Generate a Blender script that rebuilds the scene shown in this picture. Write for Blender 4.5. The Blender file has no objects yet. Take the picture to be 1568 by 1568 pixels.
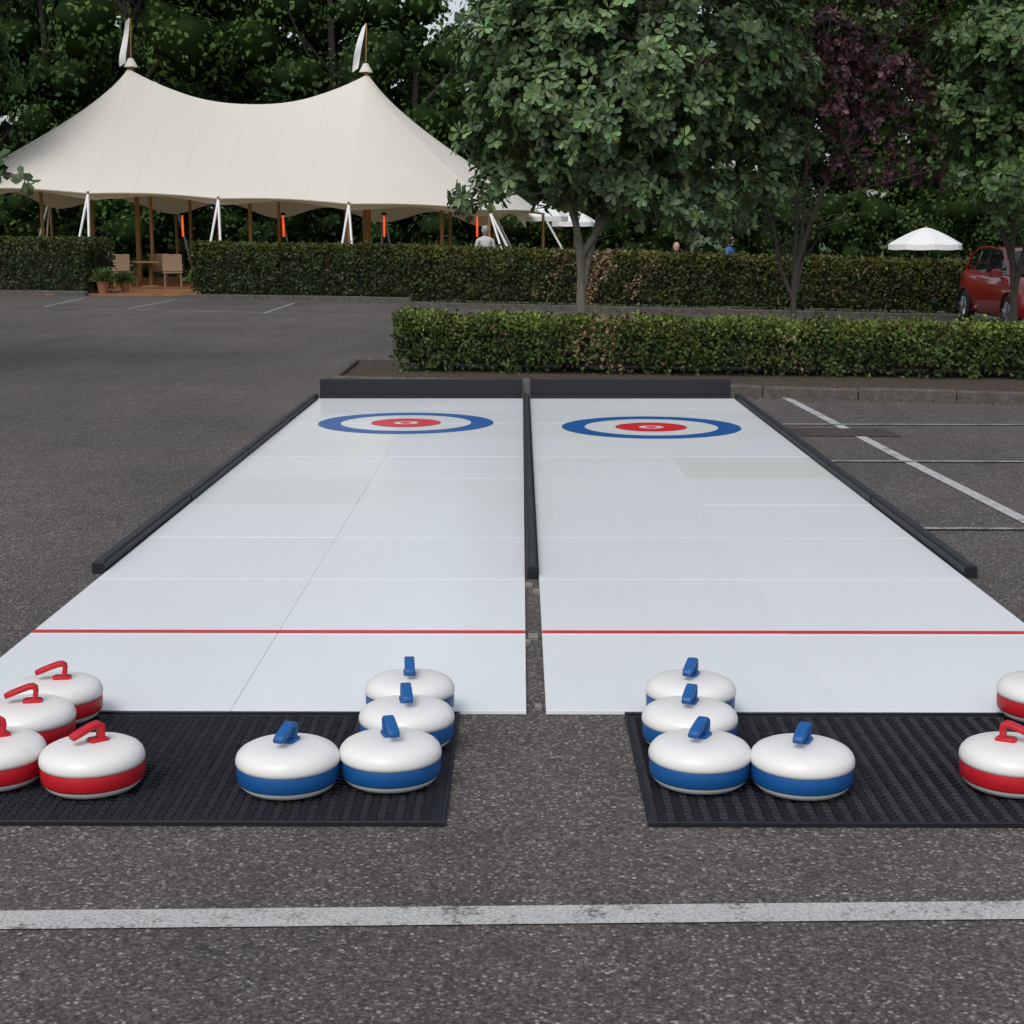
import bpy, math, random
import numpy as np
from mathutils import Vector, Matrix
random.seed(7); rng=np.random.default_rng(11)
S=bpy.context.scene
R=math.radians
# ------------------------------------------------------------------ helpers
def link(o,parent=None):
    S.collection.objects.link(o)
    if parent: o.parent=parent
    return o
def empty(name,loc=(0,0,0),rz=0):
    e=bpy.data.objects.new(name,None); e.empty_display_size=.1
    e.location=loc; e.rotation_euler=(0,0,rz); return link(e)
class NT:
    def __init__(s,name):
        s.m=bpy.data.materials.new(name); s.m.use_nodes=True
        s.t=s.m.node_tree; s.t.nodes.clear()
        s.out=s.n('ShaderNodeOutputMaterial'); s.b=s.n('ShaderNodeBsdfPrincipled')
        s.l(s.b.outputs[0],s.out.inputs[0]); s._co=None
    def n(s,typ,**k):
        x=s.t.nodes.new(typ)
        for a,v in k.items(): setattr(x,a,v)
        return x
    def l(s,a,b): s.t.links.new(a,b)
    def co(s):
        if not s._co: s._co=s.n('ShaderNodeTexCoord')
        return s._co.outputs['Object']
    def noise(s,scale,detail=4,rough=.55,co=None):
        x=s.n('ShaderNodeTexNoise'); x.inputs['Scale'].default_value=scale
        x.inputs['Detail'].default_value=detail; x.inputs['Roughness'].default_value=rough
        s.l(co or s.co(),x.inputs['Vector']); return x.outputs['Fac']
    def vor(s,scale,feature='F1'):
        x=s.n('ShaderNodeTexVoronoi'); x.feature=feature; x.inputs['Scale'].default_value=scale
        s.l(s.co(),x.inputs['Vector']); return x
    def ramp(s,fac,stops):
        x=s.n('ShaderNodeValToRGB'); e=x.color_ramp.elements
        while len(e)<len(stops): e.new(.5)
        for i,(p,c) in enumerate(stops):
            e[i].position=p; e[i].color=(c,c,c,1) if not hasattr(c,'__len__') else (*c,1)
        s.l(fac,x.inputs[0]); return x.outputs[0]
    def mix(s,fac,a,b,mode='MIX'):
        x=s.n('ShaderNodeMix',data_type='RGBA',blend_type=mode)
        for v,i in ((fac,0),(a,6),(b,7)):
            if hasattr(v,'is_linked') or hasattr(v,'links'): s.l(v,x.inputs[i])
            elif i==0: x.inputs[0].default_value=v
            else: x.inputs[i].default_value=(*v,1) if hasattr(v,'__len__') else (v,v,v,1)
        return x.outputs[2]
    def bump(s,h,strength,dist):
        x=s.n('ShaderNodeBump'); x.inputs['Strength'].default_value=strength
        x.inputs['Distance'].default_value=dist; s.l(h,x.inputs['Height'])
        s.l(x.outputs[0],s.b.inputs['Normal']); return x
    def base(s,v):
        if hasattr(v,'links'): s.l(v,s.b.inputs['Base Color'])
        else: s.b.inputs['Base Color'].default_value=(*v,1)
    def set(s,**k):
        for a,v in k.items():
            i=s.b.inputs[a.replace('_',' ')]
            if hasattr(v,'links'): s.l(v,i)
            else: i.default_value=v
def simple(name,c,rough=.5,var=.15,scale=20,metal=0,bump=0,spec=.5):
    t=NT(name); f=t.noise(scale)
    t.base(t.mix(f,tuple(x*(1-var) for x in c),tuple(min(1,x*(1+var)) for x in c)))
    t.set(Roughness=rough,Metallic=metal); t.b.inputs['Specular IOR Level'].default_value=spec
    if bump: t.bump(t.noise(scale*6),.5,bump)
    return t.m
def mesh_obj(name,verts,faces,mats,midx=None,parent=None,smooth=False):
    me=bpy.data.meshes.new(name); me.from_pydata([tuple(v) for v in verts],[],faces)
    for m in (mats if isinstance(mats,(list,tuple)) else [mats]): me.materials.append(m)
    if midx is not None: me.polygons.foreach_set('material_index',midx)
    if smooth: me.polygons.foreach_set('use_smooth',[True]*len(faces))
    me.update(); return link(bpy.data.objects.new(name,me),parent)
class Acc:
    def __init__(s): s.v=[];s.f=[];s.m=[]
    def add(s,v,f,m=0):
        o=len(s.v); s.v+= [tuple(x) for x in v]; s.f+=[tuple(i+o for i in q) for q in f]; s.m+=[m]*len(f)
    def box(s,x0,x1,y0,y1,z0,z1,m=0,M=None,b=0):
        if b:
            v=[(x0,y0,z0),(x1,y0,z0),(x1,y1,z0),(x0,y1,z0),(x0,y0,z1-b),(x1,y0,z1-b),(x1,y1,z1-b),(x0,y1,z1-b),
               (x0+b,y0+b,z1),(x1-b,y0+b,z1),(x1-b,y1-b,z1),(x0+b,y1-b,z1)]
            f=[(3,2,1,0),(0,1,5,4),(1,2,6,5),(2,3,7,6),(3,0,4,7),(4,5,9,8),(5,6,10,9),(6,7,11,10),(7,4,8,11),(8,9,10,11)]
        else:
            v=[(x0,y0,z0),(x1,y0,z0),(x1,y1,z0),(x0,y1,z0),(x0,y0,z1),(x1,y0,z1),(x1,y1,z1),(x0,y1,z1)]
            f=[(3,2,1,0),(0,1,5,4),(1,2,6,5),(2,3,7,6),(3,0,4,7),(4,5,6,7)]
        if M: v=[M@Vector(p) for p in v]
        s.add(v,f,m)
    def tube(s,P,r,n=8,m=0,cap=True):
        P=[Vector(p) for p in P]
        if not hasattr(r,'__len__'): r=[r]*len(P)
        V=[];F=[]; ref=None
        for i,p in enumerate(P):
            d=(P[min(i+1,len(P)-1)]-P[max(i-1,0)])
            if d.length<1e-9: d=Vector((0,0,1))
            d.normalize()
            if ref is None: ref=d.orthogonal().normalized()
            a=(ref-d*ref.dot(d)).normalized(); ref=a; b=d.cross(a)
            for k in range(n):
                t=2*math.pi*k/n; V.append(p+(a*math.cos(t)+b*math.sin(t))*r[i])
        for i in range(len(P)-1):
            for k in range(n):
                k2=(k+1)%n; F.append((i*n+k,i*n+k2,(i+1)*n+k2,(i+1)*n+k))
        if cap: F.append(tuple(range(n))[::-1]); F.append(tuple((len(P)-1)*n+k for k in range(n)))
        s.add(V,F,m)
    def lathe(s,prof,n=48,m=0,M=None,c=(0,0,0)):
        V=[];F=[]
        for r,z in prof:
            for k in range(n):
                t=2*math.pi*k/n; V.append(Vector((c[0]+r*math.cos(t),c[1]+r*math.sin(t),c[2]+z)))
        for i in range(len(prof)-1):
            for k in range(n):
                k2=(k+1)%n; F.append((i*n+k,i*n+k2,(i+1)*n+k2,(i+1)*n+k))
        if M: V=[M@v for v in V]
        s.add(V,F,m)
    def obj(s,name,mats,parent=None,smooth=False): return mesh_obj(name,s.v,s.f,mats,s.m,parent,smooth)
def norm(a): return a/np.maximum(np.linalg.norm(a,axis=1,keepdims=True),1e-9)
def runit(n): return norm(rng.normal(size=(n,3)))
def leaf_mesh(name,P,U,N,L,W,C,mat,six=False,parent=None,fold=.12):
    n=len(P); U=norm(U); Sd=norm(np.cross(N,U)); N=np.cross(U,Sd)
    L=L.reshape(-1,1); W=W.reshape(-1,1)
    if six:
        K=[(0,0,0),(.4,-.36,.6),(.75,-.5,.6),(1,0,-.3),(.75,.5,.6),(.4,.36,.6)]
        faces=np.array([0,1,2,3,0,3,4,5]); nf=2
    else:
        K=[(0,0,0),(.5,-.5,1),(1,0,0),(.5,.5,1)]; faces=np.array([0,1,2,3]); nf=1
    k=len(K); V=np.empty((n,k,3),np.float32)
    for i,(a,b,c) in enumerate(K): V[:,i]=P+U*L*a+Sd*W*b+N*W*fold*c
    me=bpy.data.meshes.new(name); me.vertices.add(n*k); me.vertices.foreach_set('co',V.ravel())
    idx=(faces[None,:]+(np.arange(n)*k)[:,None]).ravel().astype(np.int32)
    me.loops.add(len(idx)); me.loops.foreach_set('vertex_index',idx)
    me.polygons.add(n*nf); me.polygons.foreach_set('loop_start',np.arange(n*nf,dtype=np.int32)*4)
    me.update(calc_edges=True)
    at=me.color_attributes.new('col','FLOAT_COLOR','POINT')
    cc=np.ones((n,k,4),np.float32); cc[:,:,:3]=np.clip(C,0,1)[:,None,:]
    at.data.foreach_set('color',cc.ravel()); me.materials.append(mat)
    return link(bpy.data.objects.new(name,me),parent)
def sn(x,y,z=0,s=1.):
    return (np.sin(x*1.7*s+y*2.3*s+1.3)+np.sin(x*3.1*s-z*2.9*s+.4)+np.sin(y*4.3*s+z*3.7*s+x*.9*s)+np.sin(z*5.1*s+x*5.3*s+2.))/4

# ------------------------------------------------------------------ materials
def leaf_mat(name,rough=.45,trans=.3,spec=.35):
    t=NT(name); a=t.n('ShaderNodeVertexColor'); a.layer_name='col'
    t.base(a.outputs[0]); t.set(Roughness=rough); t.b.inputs['Specular IOR Level'].default_value=spec
    if trans:
        tr=t.n('ShaderNodeBsdfTranslucent'); c=t.mix(1.,a.outputs[0],(1.1,1.25,.5),'MULTIPLY'); t.l(c,tr.inputs[0])
        m=t.n('ShaderNodeMixShader'); m.inputs[0].default_value=trans
        t.l(t.b.outputs[0],m.inputs[1]); t.l(tr.outputs[0],m.inputs[2]); t.l(m.outputs[0],t.out.inputs[0])
    return t.m
M_leaf=leaf_mat('foliage',.6,0,.15); M_leafg=leaf_mat('broad_foliage',.45,.12,.35); M_hedge=leaf_mat('hedge_foliage',.5,0,.25)
M_bark=simple('bark',(.17,.155,.125),.9,.55,14,bump=.01)
M_bark2=simple('dark_bark',(.05,.043,.034),.9,.5,8,bump=.01)
M_core=simple('hedge_core_and_stems',(.016,.016,.008),.95,.5,20)  # near-black tone paints inner shade on the hedge core; stems share it
M_wcore=simple('dark_crown_core',(.015,.030,.008),.95,.6,2.5,spec=.05)  # dark green of the added crown cores, inner shade put into the colour

def asphalt_color(t):
    v=t.vor(115); v2=t.vor(250)
    sp=t.n('ShaderNodeSeparateColor'); t.l(v.outputs['Color'],sp.inputs[0])
    st=t.ramp(sp.outputs[0],[(0,(.074,.065,.062)),(.5,(.106,.094,.090)),(.80,(.138,.123,.117)),(.93,(.20,.182,.172)),(1,(.34,.315,.30))])
    sp2=t.n('ShaderNodeSeparateColor'); t.l(v2.outputs['Color'],sp2.inputs[0])
    fine=t.ramp(sp2.outputs[1],[(0,.68),(.6,1.0),(1,1.38)])
    edge=t.ramp(v.outputs['Distance'],[(0,1.08),(.45,.98),(.8,.55)])
    c=t.mix(.9,st,fine,'MULTIPLY'); c=t.mix(1.,c,edge,'MULTIPLY')
    big=t.ramp(t.noise(.35,5,.6),[(.3,(.84,.84,.85)),(.7,(1.22,1.18,1.15))])
    c=t.mix(1.,c,big,'MULTIPLY')
    med=t.ramp(t.noise(5,4,.65),[(.3,.88),(.7,1.12)]); c=t.mix(1.,c,med,'MULTIPLY')
    mp=t.n('ShaderNodeMapping'); mp.inputs['Scale'].default_value=(.25,.07,1); t.l(t.co(),mp.inputs[0])
    st2=t.ramp(t.noise(3,4,.6,mp.outputs[0]),[(.38,.86),(.6,1.06)]); c=t.mix(1.,c,st2,'MULTIPLY')
    return c,v
tA=NT('asphalt'); c,v=asphalt_color(tA); tA.base(c); tA.set(Roughness=.85)
tA.b.inputs['Specular IOR Level'].default_value=.3
tA.bump(tA.ramp(v.outputs['Distance'],[(0,1),(.8,0)]),.4,.003); M_asph=tA.m
def paint_mat(name,wear,bright=.55):
    t=NT(name); c,v=asphalt_color(t)
    w=t.noise(75,6,.75); w2=t.noise(5,5,.65)
    s=t.n('ShaderNodeMath',operation='ADD'); t.l(w,s.inputs[0]); t.l(w2,s.inputs[1])
    h=t.n('ShaderNodeMath',operation='MULTIPLY'); t.l(s.outputs[0],h.inputs[0]); h.inputs[1].default_value=.5
    k=t.ramp(h.outputs[0],[(wear-.055,.1),(wear+.02,1)])
    pc=t.mix(t.noise(9,4),(bright*.82,)*3,(bright,bright,bright*.97))
    gr=t.ramp(v.outputs['Distance'],[(.2,1.0),(.75,.66)]); pc=t.mix(1.,pc,gr,'MULTIPLY')
    t.base(t.mix(k,c,pc)); t.set(Roughness=.8); t.bump(t.ramp(v.outputs['Distance'],[(0,1),(.8,0)]),.4,.003)
    return t.m
M_line=paint_mat('worn_road_paint',.45,.60); M_line2=paint_mat('faded_road_paint',.48,.44)

t=NT('lawn'); a=t.mix(t.noise(.6,6),(.035,.06,.015),(.07,.10,.03)); t.base(t.mix(t.noise(30,4),a,(.05,.075,.02)))
t.set(Roughness=.95); t.bump(t.noise(60),.8,.03); M_grass=t.m
t=NT('soil'); t.base(t.ramp(t.noise(25,8,.7),[(.3,(.035,.026,.018)),(.6,(.075,.055,.038)),(.75,(.14,.10,.065))])); t.set(Roughness=.95); t.bump(t.noise(40,6),.9,.02); M_soil=t.m
t=NT('kerb_stone'); t.base(t.ramp(t.noise(12,8,.7),[(.3,(.05,.045,.038)),(.55,(.10,.092,.08)),(.75,(.18,.17,.15))])); t.set(Roughness=.9); t.bump(t.noise(60,5),.5,.008); M_kerb=t.m
t=NT('synthetic_ice_panel'); a=t.n('ShaderNodeVertexColor'); a.layer_name='col'
sc=t.n('ShaderNodeMapping'); sc.inputs['Scale'].default_value=(10,.8,1); t.l(t.co(),sc.inputs[0])
f=t.ramp(t.noise(2,3,.5,sc.outputs[0]),[(.35,.98),(.65,1.0)]); c=t.mix(1.,a.outputs[0],f,'MULTIPLY')
f2=t.ramp(t.noise(.8,3,.5),[(.3,(.975,.98,.975)),(.65,(1,1,1))]); c=t.mix(1.,c,f2,'MULTIPLY')
d=t.vor(4.5); dd=t.ramp(d.outputs['Distance'],[(.010,.4),(.02,1)]); c=t.mix(1.,c,dd,'MULTIPLY')
t.base(c); t.set(Roughness=.25); t.bump(t.noise(1.1,1),.12,.01); M_ice=t.m
M_red=simple('red_marking',(.70,.012,.03),.35,.06,8); M_blue=simple('blue_marking',(.010,.10,.36),.35,.12,6)
M_black=simple('black_plastic',(.013,.015,.018),.5,.3,9,bump=.001,spec=.3); M_blackg=simple('rail_top',(.030,.034,.038),.5,.3,14,spec=.3)
M_rub=simple('rubber_mat',(.010,.011,.016),.55,.35,30,spec=.35)
t=NT('stone_white_plastic'); n=t.noise(14,6,.65); t.base(t.ramp(n,[(.25,(.60,.59,.55)),(.38,(.79,.785,.76)),(1,(.82,.815,.795))])); t.bump(t.noise(22,3),.08,.004)
sc_=t.ramp(t.noise(60,3,.6),[(.3,.28),(.7,.42)]); t.set(Roughness=sc_); M_sw=t.m
M_sr=simple('red_plastic',(.52,.012,.022),.42,.18,20,spec=.4); M_sb=simple('blue_plastic',(.008,.095,.31),.42,.18,20,spec=.4)
t=NT('sailcloth'); c=t.mix(t.noise(.9,5),(.79,.76,.68),(.84,.81,.74)); 
t.base(c); t.set(Roughness=.8); tr=t.n('ShaderNodeBsdfTranslucent'); tr.inputs[0].default_value=(.85,.72,.50,1)
mx=t.n('ShaderNodeMixShader'); mx.inputs[0].default_value=.20; t.l(t.b.outputs[0],mx.inputs[1]); t.l(tr.outputs[0],mx.inputs[2]); t.l(mx.outputs[0],t.out.inputs[0])
t.bump(t.noise(2.5,3),.2,.04); M_sail=t.m
M_seam=simple('sail_seam',(.70,.65,.54),.8,.1,5)
M_strap=simple('white_strap',(.78,.78,.77),.6,.05,5)
M_wood=simple('pole_wood',(.30,.15,.055),.5,.25,8)
t=NT('wood_floor'); w=t.n('ShaderNodeTexBrick'); w.inputs['Scale'].default_value=2.; t.l(t.co(),w.inputs[0])
w.inputs['Color1'].default_value=(.24,.10,.04,1); w.inputs['Color2'].default_value=(.33,.15,.06,1); w.inputs['Mortar'].default_value=(.05,.025,.015,1); w.inputs['Mortar Size'].default_value=.01
t.base(w.outputs[0]); t.set(Roughness=.5); M_deck=t.m
M_wick=simple('wicker',(.36,.25,.16),.8,.4,60,bump=.004); M_table=simple('table_top',(.30,.17,.08),.5,.3,10)
M_cloth_w=simple('white_cloth',(.80,.80,.79),.8,.05,5)
M_skin=simple('skin',(.55,.33,.24),.55,.06,10); M_hair=simple('hair',(.03,.02,.014),.6,.3,60)
t=NT('glow_red'); t.base((.8,.1,.02)); t.b.inputs['Emission Color'].default_value=(1,.10,.025,1); t.b.inputs['Emission Strength'].default_value=1.0; M_glow=t.m

# ------------------------------------------------------------------ ground
def sm(x): x=np.clip(x,0,1); return x*x*(3-2*x)
def gz(x,y): return -.02-.42*sm((x+0.5)/6.)*sm((y-36.)/6.)
xs=np.concatenate([[-700,-300,-120,-60],np.arange(-40,41,2.),[60,120,300,700]]); ys=np.concatenate([[-300,-100,-40],np.arange(-20,101,2.),[140,250,500,1200]])
V=[(x,y,float(gz(x,y))) for y in ys for x in xs]; nx=len(xs)
F=[(j*nx+i,j*nx+i+1,(j+1)*nx+i+1,(j+1)*nx+i) for j in range(len(ys)-1) for i in range(nx-1)]
mesh_obj('ground',V,F,M_grass,smooth=True)
AP=[(-70,-18),(70,-18),(70,33),(11,31.2),(8.3,29.6),(-2.5,34.9),(-2.6,37.2),(-8.4,39.4),(-14,42),(-70,62)]
mesh_obj('asphalt_car_park',[(x,y,0) for x,y in AP],[tuple(range(len(AP)))],M_asph)
def strip(a,b,w,z=.004):
    a=Vector((*a,z)); b=Vector((*b,z)); d=(b-a).normalized(); s=Vector((-d.y,d.x,0))*w/2
    return [a-s,b-s,b+s,a+s]
def lines(name,L,mat,z=.004):
    A=Acc()
    for i,(a,b,w) in enumerate(L): A.add(strip(a,b,w,z+i*.0006),[(0,1,2,3)])
    return A.obj(name,mat)
lines('parking_line',[((-8,3.20),(8,3.655),.10)],M_line)
lines('parking_line',[((2.62,15.3),(2.77,10.7),.085),((2.77,10.7),(2.95,6.2),.085)],M_line)
lines('parking_line',[((2.16,13.0),(11,12.9),.06),((2.16,10.85),(11,10.7),.06),((2.16,8.30),(11,8.2),.06)],M_line2,.008)
lines('parking_line',[((-10.6,34.2),(-11.0,38.9),.09),((-8.5,33.4),(-8.5,37.9),.09),((-5.25,31.4),(-5.3,36.2),.09),((-10.6,34.2),(-3.0,30.6),.07),((-14,36),(-14.3,41),.09)],M_line2,.008)
t=NT('asphalt_repair'); c,v=asphalt_color(t); t.base(t.mix(1.,c,(.50,.42,.41),'MULTIPLY')); t.set(Roughness=.85); M_patch=t.m
mesh_obj('asphalt_repair_patch',[(2.22,12.25,.005),(3.05,12.2,.005),(3.02,12.72,.005),(2.2,12.75,.005)],[(0,1,2,3)],M_patch)
# ------------------------------------------------------------------ kerbs / beds
def kerb(name,pts,w=.13,h=.11,z=0.):
    A=Acc()
    for a,b in zip(pts[:-1],pts[1:]):
        a=Vector((*a,0)); b=Vector((*b,0)); d=b-a; L=d.length; ang=math.atan2(d.y,d.x); n=max(1,int(L/.9))
        M=Matrix.Translation((a.x,a.y,z))@Matrix.Rotation(ang,4,'Z')
        for i in range(n):
            j=random.uniform(-.006,.006)
            A.box(i*L/n+.005,(i+1)*L/n-.005,0+j,w+j,-.02,h+random.uniform(-.008,.006),0,M,b=.014)
    return A.obj(name,M_kerb)
kl=lambda x:16.3-.245*(x+2.1)
kerb('kerb',[(-2.1,18.7),(-2.1,16.35),(10.5,kl(10.5))])
mesh_obj('planting_bed',[(-2.0,kl(-2.0)+.12,.06),(10.5,kl(10.5)+.12,.06),(10.5,17.6,.06),(-2.0,18.8,.06)],[(0,1,2,3)],M_soil)
kerb('kerb',[(-2.0,18.85),(10.5,17.6)],.12,.10)
kerb('kerb',[(8.2,29.0),(-2.45,34.3)][::-1],.13,.12)
kerb('kerb',[(-8.5,38.75),(-2.6,36.6)],.13,.12); kerb('kerb',[(-22,45.2),(-11.4,40.45)],.13,.12)
mesh_obj('planting_bed',[(-2.4,34.5,.05),(8.3,29.15,.05),(9,30.6,.05),(-1.9,36.1,.05)],[(0,1,2,3)],M_soil)
# ------------------------------------------------------------------ hedges
def hedge(name,A0,B0,depth,h0,h1,z0,leaf,count,brown=None,tone=1.,lift=.1,warm=0.):
    A0=np.array(A0,float); B0=np.array(B0,float); d=B0-A0; L=np.linalg.norm(d); u=d/L; vv=np.array([-u[1],u[0]])
    par=empty(name); hm=(h0+h1)/2
    areas=np.array([L*hm,L*depth,depth*hm,depth*hm,L*hm*.5]); k=rng.choice(5,count,p=areas/areas.sum())
    a=rng.random(count); b=rng.random(count); ins=rng.random(count)**1.4*.18
    s=np.where(k==2,ins,np.where(k==3,L-ins,a*L)); hh=h0+(h1-h0)*s/L
    hh=hh+.045*sn(s*2.2,s*.7)+np.where(rng.random(count)<.05,rng.uniform(0,.09,count),0)
    q=np.where(k==0,ins,np.where(k==1,b*depth,np.where(k==4,depth-ins,a*depth)))
    z=np.where(k==1,hh-ins,b**.85*hh)
    bul=.06*sn(s*1.8,z*3,0)+.035*sn(s*5.1,z*7)
    q=np.where(k==0,q-bul,q)
    sh=np.clip((z/hh-.85)/.15,0,1)**2*.09; q=np.where(k==0,q+sh,q)
    Nl=np.zeros((count,3)); Nl[k==0]=(0,-1,.25); Nl[k==1]=(0,0,1); Nl[k==2]=(-1,0,.2); Nl[k==3]=(1,0,.2); Nl[k==4]=(0,1,.2)
    Nl=norm(Nl+rng.normal(size=(count,3))*.6)
    X=A0[0]+u[0]*s+vv[0]*q; Y=A0[1]+u[1]*s+vv[1]*q
    P=np.stack([X,Y,z0+z],1)
    Nw=np.stack([u[0]*Nl[:,0]+vv[0]*Nl[:,1],u[1]*Nl[:,0]+vv[1]*Nl[:,1],Nl[:,2]],1)
    U=norm(np.cross(Nw,runit(count))+np.array([0,0,.2]))
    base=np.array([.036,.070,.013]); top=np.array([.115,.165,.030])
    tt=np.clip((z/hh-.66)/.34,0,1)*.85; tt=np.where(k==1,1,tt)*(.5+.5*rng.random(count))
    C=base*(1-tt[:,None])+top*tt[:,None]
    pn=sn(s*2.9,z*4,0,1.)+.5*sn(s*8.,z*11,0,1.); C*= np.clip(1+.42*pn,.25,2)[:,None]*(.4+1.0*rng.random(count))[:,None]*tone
    C[:,0]*=1+warm*(.5+.5*sn(s*3.3,z*2.2))
    br=(rng.random(count)<.03+.08*np.clip(sn(s*1.3+3,z*2),0,1)); C[br]=np.array([.12,.07,.03])*(.6+.6*rng.random((br.sum(),1)))
    low=z<lift*1.5; keep=~(low&(rng.random(count)<.75)&(sn(s*4,0)>-.3)&(k!=1)); 
    if brown:
        for (c0,w,amt) in brown:
            m=(np.abs(s-c0+.25*np.sin(z*5))<w*(.6+.5*rng.random(count)))&(rng.random(count)<amt); C[m]=np.array([.26,.18,.10])*(.45+.8*rng.random((m.sum(),1)))
    g=(sn(s*6.5,z*9,0)>.55)&(k==0)&(rng.random(count)<.8); keep&=~g
    sz=leaf*(.6+.8*rng.random(count))
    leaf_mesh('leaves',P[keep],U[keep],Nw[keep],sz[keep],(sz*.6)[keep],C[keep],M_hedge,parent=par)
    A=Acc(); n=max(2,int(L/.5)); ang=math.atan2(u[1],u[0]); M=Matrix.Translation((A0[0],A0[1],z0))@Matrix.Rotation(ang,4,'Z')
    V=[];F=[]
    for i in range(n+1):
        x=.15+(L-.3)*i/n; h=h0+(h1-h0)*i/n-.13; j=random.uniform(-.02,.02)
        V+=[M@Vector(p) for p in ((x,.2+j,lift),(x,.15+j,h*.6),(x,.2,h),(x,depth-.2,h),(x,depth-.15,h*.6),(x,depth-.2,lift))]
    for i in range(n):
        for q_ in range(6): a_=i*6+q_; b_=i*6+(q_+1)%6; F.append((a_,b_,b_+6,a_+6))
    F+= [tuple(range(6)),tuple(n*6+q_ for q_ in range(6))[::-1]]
    A.add(V,F)  # solid dark core, its colour standing in for shade between the leaves
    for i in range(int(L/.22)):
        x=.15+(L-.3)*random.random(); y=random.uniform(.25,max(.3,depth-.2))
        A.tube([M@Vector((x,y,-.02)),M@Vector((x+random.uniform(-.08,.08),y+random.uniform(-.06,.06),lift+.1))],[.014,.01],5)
    A.obj('dark_core_and_stems',M_core,par)
    return par
hedge('box_hedge',(-1.45,17.35),(10.3,15.75),1.0,.64,.50,.05,.048,76000,brown=[(2.5,.26,.45),(4.6,.15,.15),(9.5,.5,.12)],lift=.10,warm=.2,tone=1.08)
hedge('yew_hedge',(-2.55,34.9),(8.25,29.6),1.3,1.26,1.02,.04,.075,44000,brown=[(4.55,.30,.9),(5.6,.2,.4),(3.6,.3,.2)],tone=.70,warm=.7)
hedge('yew_hedge',(-8.35,39.2),(-2.6,37.0),1.2,1.36,1.30,0.,.08,21000,tone=.58,warm=.25)
hedge('yew_hedge',(-19.5,44.6),(-11.5,41.0),1.2,1.5,1.48,0.,.085,18000,tone=.58,warm=.2)
n=900; X=rng.uniform(-2,9.5,n); Y=kl(X)+np.where(rng.random(n)<.55,rng.uniform(.15,.9,n),-np.abs(rng.normal(0,.12,n))-.01)
P=np.stack([X,Y,np.where(Y>kl(X),.07,.008)],1); Nn=norm(np.array([0,0,1])+.3*runit(n)); 
leaf_mesh('fallen_leaves',P,np.cross(Nn,runit(n)),Nn,rng.uniform(.02,.06,n),rng.uniform(.015,.035,n),np.array([.14,.09,.045])*rng.uniform(.4,1.3,(n,1)),M_hedge)
n=320; X=rng.uniform(-3,3,n); Y=rng.uniform(2.3,7,n); m=~((Y>3.9)&(Y<15)&((X<.03)|(X>.08))&(np.abs(X)<2.2)&~((np.abs(X-.07)<.28)&(Y<4.97))); X=X[m];Y=Y[m];n=len(X)
P=np.stack([X,Y,np.full(n,.004)],1); Nn=norm(np.array([0,0,1])+.2*runit(n))
leaf_mesh('grit',P,np.cross(Nn,runit(n)),Nn,rng.uniform(.006,.016,n),rng.uniform(.005,.012,n),np.array([.30,.27,.22])*rng.uniform(.3,1.3,(n,1)),M_hedge)

# ------------------------------------------------------------------ curling lanes
def lane(name,x0,yn,tints,ringy):
    par=empty(name); A=Acc(); cols=[]
    for r in range(10):
        for c_ in range(2):
            xa=x0+c_*1.0; g=.0014; dz=random.uniform(-.0006,.0006)
            A.box(xa+g,xa+1-g,yn+r+g,yn+r+1-g,.003,.016+dz,0,b=.0012)
            col=tints.get((r,c_),None)
            if col is None:
                k=random.uniform(-.014,.014); col=(.84+k,.875+k,.895+k)
            else: col=tuple(x*1.05 for x in col)
            cols+= [col]*12
    o=A.obj('panels',M_ice,par); at=o.data.color_attributes.new('col','FLOAT_COLOR','POINT')
    at.data.foreach_set('color',np.array([(*c_,1) for c_ in cols],np.float32).ravel())
    B=Acc(); B.box(x0+.004,x0+1.996,yn+.004,yn+9.996,.001,.0135); B.obj('underlay',simple('panel_underlay',(.64,.65,.66),.6),par)
    z=.0178
    D=Acc(); D.add(strip((x0+.002,yn+1.04),(x0+1.998,yn+1.04),.044,z),[(0,1,2,3)]); D.obj('hog_line',M_red,par)
    def ring(nm,r0,r1,m):
        A=Acc(); n=96; cx=x0+1.0; V=[]
        for k in range(n):
            a=2*math.pi*k/n; V+=[(cx+r0*math.cos(a),ringy+r0*math.sin(a),z),(cx+r1*math.cos(a),ringy+r1*math.sin(a),z)]
        A.add(V,[(2*k,2*k+1,(2*k+3)%(2*n),(2*k+2)%(2*n)) for k in range(n)]); A.obj(nm,m,par)
    ring('blue_ring',.555,.745,M_blue); ring('red_ring',.105,.298,M_red); ring('button',.0,.05,M_red)
    return par
Yt=(.79,.815,.785); Gt=(.76,.80,.80)
lane('curling_lane',-1.98,4.98,{(6,0):Yt,(4,0):Gt,(4,1):(.785,.82,.825),(8,0):(.75,.80,.82),(8,1):(.75,.79,.80),(7,1):(.77,.805,.80),(9,0):(.79,.82,.82)},13.0)
lane('curling_lane',.084,4.98,{(5,1):(.745,.77,.745),(8,0):(.75,.795,.80),(8,1):(.76,.80,.81),(7,0):(.78,.81,.80),(7,1):(.78,.81,.81)},12.72)
def rail(name,x0,x1,y0,y1,h,seg=1.0,z=0.):
    A=Acc(); n=max(1,round((y1-y0)/seg)); 
    for i in range(n):
        a=y0+(y1-y0)*i/n; b=y0+(y1-y0)*(i+1)/n; j=random.uniform(-.004,.004)
        A.box(x0+j,x1+j,a+.003,b-.003,z,z+h,0,b=.006)
        A.box(x0+j+.01,x1+j-.01,a+.01,b-.01,z+h,z+h+.0025,1)
    return A.obj(name,[M_black,M_blackg])
rail('lane_side_rail',-2.045,-1.985,7.15,14.98,.06,2.)
rail('lane_side_rail',2.09,2.15,7.08,14.98,.06,2.)
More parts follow.
